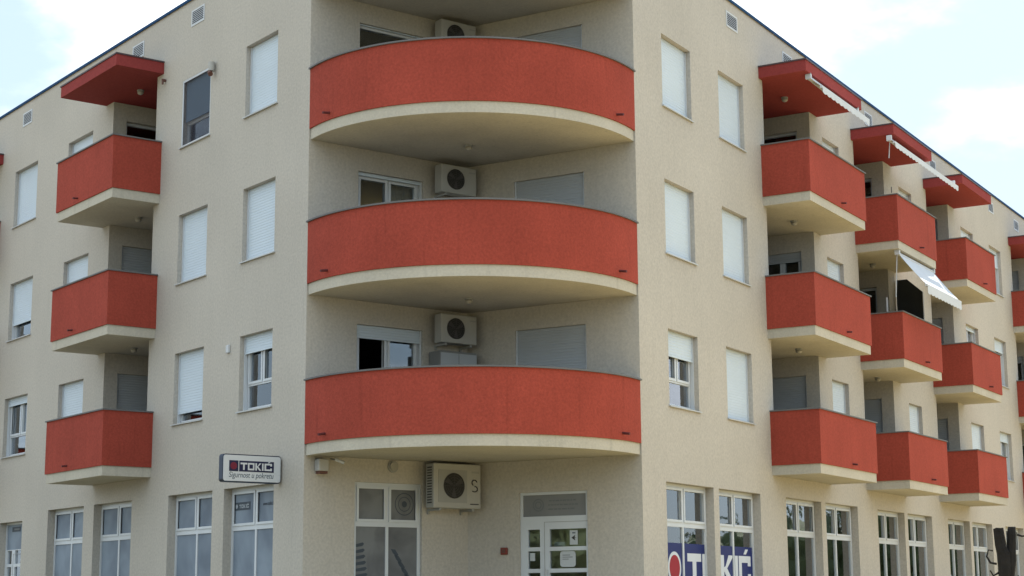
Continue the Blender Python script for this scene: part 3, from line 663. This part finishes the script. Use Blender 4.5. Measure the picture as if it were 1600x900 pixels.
# ------------------------------------------------------------------ awnings on front B
def awning(x0, x1, oc, zc, of, zf, drop, label, crank=None):
    """cassette at distance oc / height zc, front rail at of / zf, cloth between, scalloped valance below the rail"""
    o = empty('awning', FB.at(x0, 0, zc), FB.a); tag(o, label, 'awning', 'white balcony awnings')
    w = x1-x0; zr = zf-zc
    bm = bmesh.new(); tube(bm, [(0, -oc, 0), (w, -oc, 0)], .045, 12); put(bm, 'roller', 'rod', o, smooth=False)
    for x in (.02, w-.02):
        bm = bmesh.new(); box(bm, x-.03, x+.03, -oc-.06, -oc+.06, -.03, .10); put(bm, 'bracket', 'awning_white', o)
    bm = bmesh.new(); box(bm, 0, w, -of-.03, -of+.02, zr-.025, zr+.025); put(bm, 'front_rail', 'awning_white', o)
    bm = bmesh.new(); n = 16; a = []; b = []
    for i in range(n+1):
        f = i/n; y = -oc-(of-oc)*f; z = .03+(zr-.005)*f-.04*math.sin(math.pi*f)*min(1, (of-oc)); a.append((y, z))
    for th in (0, .004):
        pass
    va = [[bm.verts.new((x, y, z+dz)) for y, z in a] for x, dz in ((.03, 0), (w-.03, 0), (w-.03, -.004), (.03, -.004))]
    for i in range(n):
        for r_ in range(4): bm.faces.new((va[r_][i], va[r_][i+1], va[(r_+1) % 4][i+1], va[(r_+1) % 4][i]))
    put(bm, 'cloth', 'awning_white', o)
    for x in (w*.08, w*.92):
        s = 1 if x < w/2 else -1; ex = x+s*w*.16
        bm = bmesh.new(); tube(bm, [(x, -oc, -.04), (ex, -(oc+of)/2, zr/2-.07), (x+s*.05, -of+.01, zr-.02)], .016, 6); put(bm, 'arm', 'rod', o)
    bm = bmesh.new(); ns = max(6, int(w/.24)); top = []; bot = []
    for i in range(ns*6+1):
        x = .02+(w-.04)*i/(ns*6); top.append((x, zr-.02)); bot.append((x, zr-.02-drop-.028*abs(math.sin(math.pi*i/6))))
    for (x, z), (xb, zb), (x2, z2), (xb2, zb2) in zip(top, bot, top[1:], bot[1:]):
        y = -of-.032; f1 = [bm.verts.new(p) for p in ((x, y, z), (xb, y, zb), (xb2, y, zb2), (x2, y, z2))]; bm.faces.new(f1)
        f2 = [bm.verts.new(p) for p in ((x, y+.004, z), (x2, y+.004, z2), (xb2, y+.004, zb2), (xb, y+.004, zb))]; bm.faces.new(f2)
    put(bm, 'valance', 'awning_white', o, recalc=False)
    if crank:
        bm = bmesh.new(); tube(bm, [(crank[0], -oc+.02, -.02), (crank[0]+crank[2], -oc+.06, crank[1])], .012, 6); put(bm, 'crank_rod', 'rod', o)
    return o
awning(11.42, 14.42, 1.0, 12.40, 1.27, 12.16, .09, 'rolled-in white awning with scalloped edge under the red canopy nearest the corner')
awning(16.85, 22.1, .95, 12.34, 1.06, 12.26, .08, 'long rolled-in awning under the middle red canopy of the right front', (.12, -.42, 0))
awning(17.05, 19.85, .95, 9.62, 1.60, 8.80, .16, 'extended white awning over the middle second-floor balcony of the right front', (.05, -1.05, -.1))
# dark shade cloth at the far end of that balcony, and its pole
sc = empty('shade_screen', FB.at(19.80, 0, T1+FLOOR-.9), FB.a); tag(sc, 'dark shade cloth closing the far end of the balcony under the extended awning', 'screen')
bm = bmesh.new()
zs_ = [(-.70, 0), (-.02, 0), (-.02, 2.20), (-.30, 2.20), (-.70, 1.83)]
v0 = [bm.verts.new((0, y, z)) for y, z in zs_]; v1 = [bm.verts.new((.012, y, z)) for y, z in zs_]
bm.faces.new(v0); bm.faces.new(v1[::-1])
for i in range(5): bm.faces.new((v0[i], v1[i], v1[(i+1) % 5], v0[(i+1) % 5]))
put(bm, 'cloth', 'dark_cloth', sc)
bm = bmesh.new(); tube(bm, [(-.01, -.69, 0), (-.01, -.69, 1.84)], .015, 8); put(bm, 'pole', 'rod', sc)
o = put(boxes((0, .03, -.015, .015, 0, 1.55)), 'balcony_pole', 'rod', None, FB.at(17.35, -.55, SLAB_T+FLOOR), FB.a); tag(o, 'thin pale pole standing on the balcony under the extended awning', 'pole')
o = put(boxes((0, .018, -.009, .009, 0, .14)), 'short_rod', 'grille', None, FB.at(16.75, -.98, T1+2*FLOOR+.015), FB.a); tag(o, 'short dark rod on the coping of the middle top-floor balcony', 'rod')

# ------------------------------------------------------------------ cut-back tree trunk in front of the right front
tk = empty('tree_stump', (10.07, -1.28, .60)); tag(tk, 'dark cut-back tree trunk with a side limb in front of the far shop windows', 'tree')
def limb(pts, name, seg=10, seed=1, closed_top=True):
    rnd = random.Random(seed); bm = bmesh.new(); rings = []
    for i, (x, y, z, r) in enumerate(pts):
        rings.append([bm.verts.new((x+r*rnd.uniform(.86, 1.12)*math.cos(2*math.pi*k/seg), y+r*rnd.uniform(.86, 1.12)*math.sin(2*math.pi*k/seg), z+rnd.uniform(-.006, .006))) for k in range(seg)])
    for a, b in zip(rings, rings[1:]):
        for k in range(seg): bm.faces.new((a[k], a[(k+1) % seg], b[(k+1) % seg], b[k]))
    bm.faces.new(rings[0]); bm.faces.new(rings[-1]); return put(bm, name, 'bark', tk)
ux, uy = rt.x, rt.y     # sideways direction of the limbs
def P(s, z, r): return (ux*(s*.8-.02), uy*(s*.8-.02), z, r*.8)
limb([P(.02, 0, .12), P(.01, .3, .095), P(.0, .8, .085), P(-.005, 1.2, .082), P(-.01, 1.42, .082), P(-.04, 1.50, .070), P(-.055, 1.66, .066)], 'trunk', seed=3)
limb([P(.03, 1.18, .06), P(.07, 1.36, .06), P(.085, 1.50, .052), P(.098, 1.60, .056), P(.102, 1.67, .045)], 'limb', seed=5)
for i, pts in enumerate(([(.11, 1.60), (.16, 1.585), (.23, 1.59)], [(.06, 1.15), (.10, 1.22), (.13, 1.10), (.20, 1.08), (.26, 1.12)], [(.07, .95), (.13, 1.02), (.2, .9)],
                         [(-.10, 1.33), (-.15, 1.34), (-.175, 1.40), (-.15, 1.46), (-.10, 1.45)], [(-.08, 1.25), (-.13, 1.22), (-.15, 1.27)])):
    bm = bmesh.new(); tube(bm, [(ux*s, uy*s-.01*j, z) for j, (s, z) in enumerate(pts)], .012, 6, .007); put(bm, 'twig', 'bark', tk)

# ------------------------------------------------------------------ trees across the street (seen as reflections in the glass), and an added belt
bm = bmesh.new(); rnd = random.Random(11)
def tree(cx, cy, h, r):
    tube(bm, [(cx, cy, .5), (cx+.2, cy, h*.3), (cx, cy+.2, h*.6)], .22, 7, .10)
    ret = bmesh.ops.create_icosphere(bm, subdivisions=3, radius=1)      # dense heart of the crown
    for v in ret['verts']:
        k = .80+.16*math.sin(v.co.x*5+cx)+.12*math.sin(v.co.y*7+cy)*math.cos(v.co.z*6)+rnd.uniform(-.06, .06)
        v.co = Vector((cx+v.co.x*r*.9*k, cy+v.co.y*r*.9*k, h*.53+v.co.z*h*.46*k))
    for c in range(34):
        a = rnd.uniform(0, 6.28); f = rnd.uniform(.55, 1); zc = h*rnd.uniform(.12, .97); rr = r*math.sqrt(max(.1, 1-((zc/h-.53)/.5)**2))*f
        px, py = cx+rr*math.cos(a), cy+rr*math.sin(a); cr_ = r*rnd.uniform(.20, .34)
        for q in range(34):
            d = Vector((rnd.gauss(0, 1), rnd.gauss(0, 1), rnd.gauss(0, .8))).normalized()*cr_*rnd.uniform(.3, 1.1); c0 = Vector((px, py, zc))+d
            u = Vector((rnd.gauss(0, 1), rnd.gauss(0, 1), rnd.gauss(0, 1))).normalized(); v = u.orthogonal().normalized(); s_ = rnd.uniform(.14, .30)
            bm.faces.new([bm.verts.new(c0+u*s_*x+v*s_*.6*y) for x, y in ((-1, 0), (0, -1), (1, 0), (0, 1))])
for x, y, h, r in ((4, 92, 6.4, 3.6), (-2, 96, 7.0, 3.8), (-8, 98, 8.2, 4), (-14, 96, 13, 4.6), (-20, 92, 16, 5), (-27, 98, 17, 5.2), (10, 96, 7, 3.6), (-23, 104, 17, 5)):
    tree(x, y, h, r)
for i in range(44):                                   # added out-of-view tree belt, darkens the low sky and reflections
    az = R(12+i*5.4+rnd.uniform(-1.5, 1.5)); dd = rnd.uniform(72, 92)
    tree(8+dd*math.sin(az), -6+dd*math.cos(az), rnd.uniform(8, 13), rnd.uniform(4.2, 5.8))
o = put(bm, 'distant_trees', 'leaf', None, recalc=False); o['kind'] = 'stuff'; o['label'] = 'row of leafy trees across the street reflected in the shop windows, with a belt added to darken the low sky'; o['category'] = 'trees'
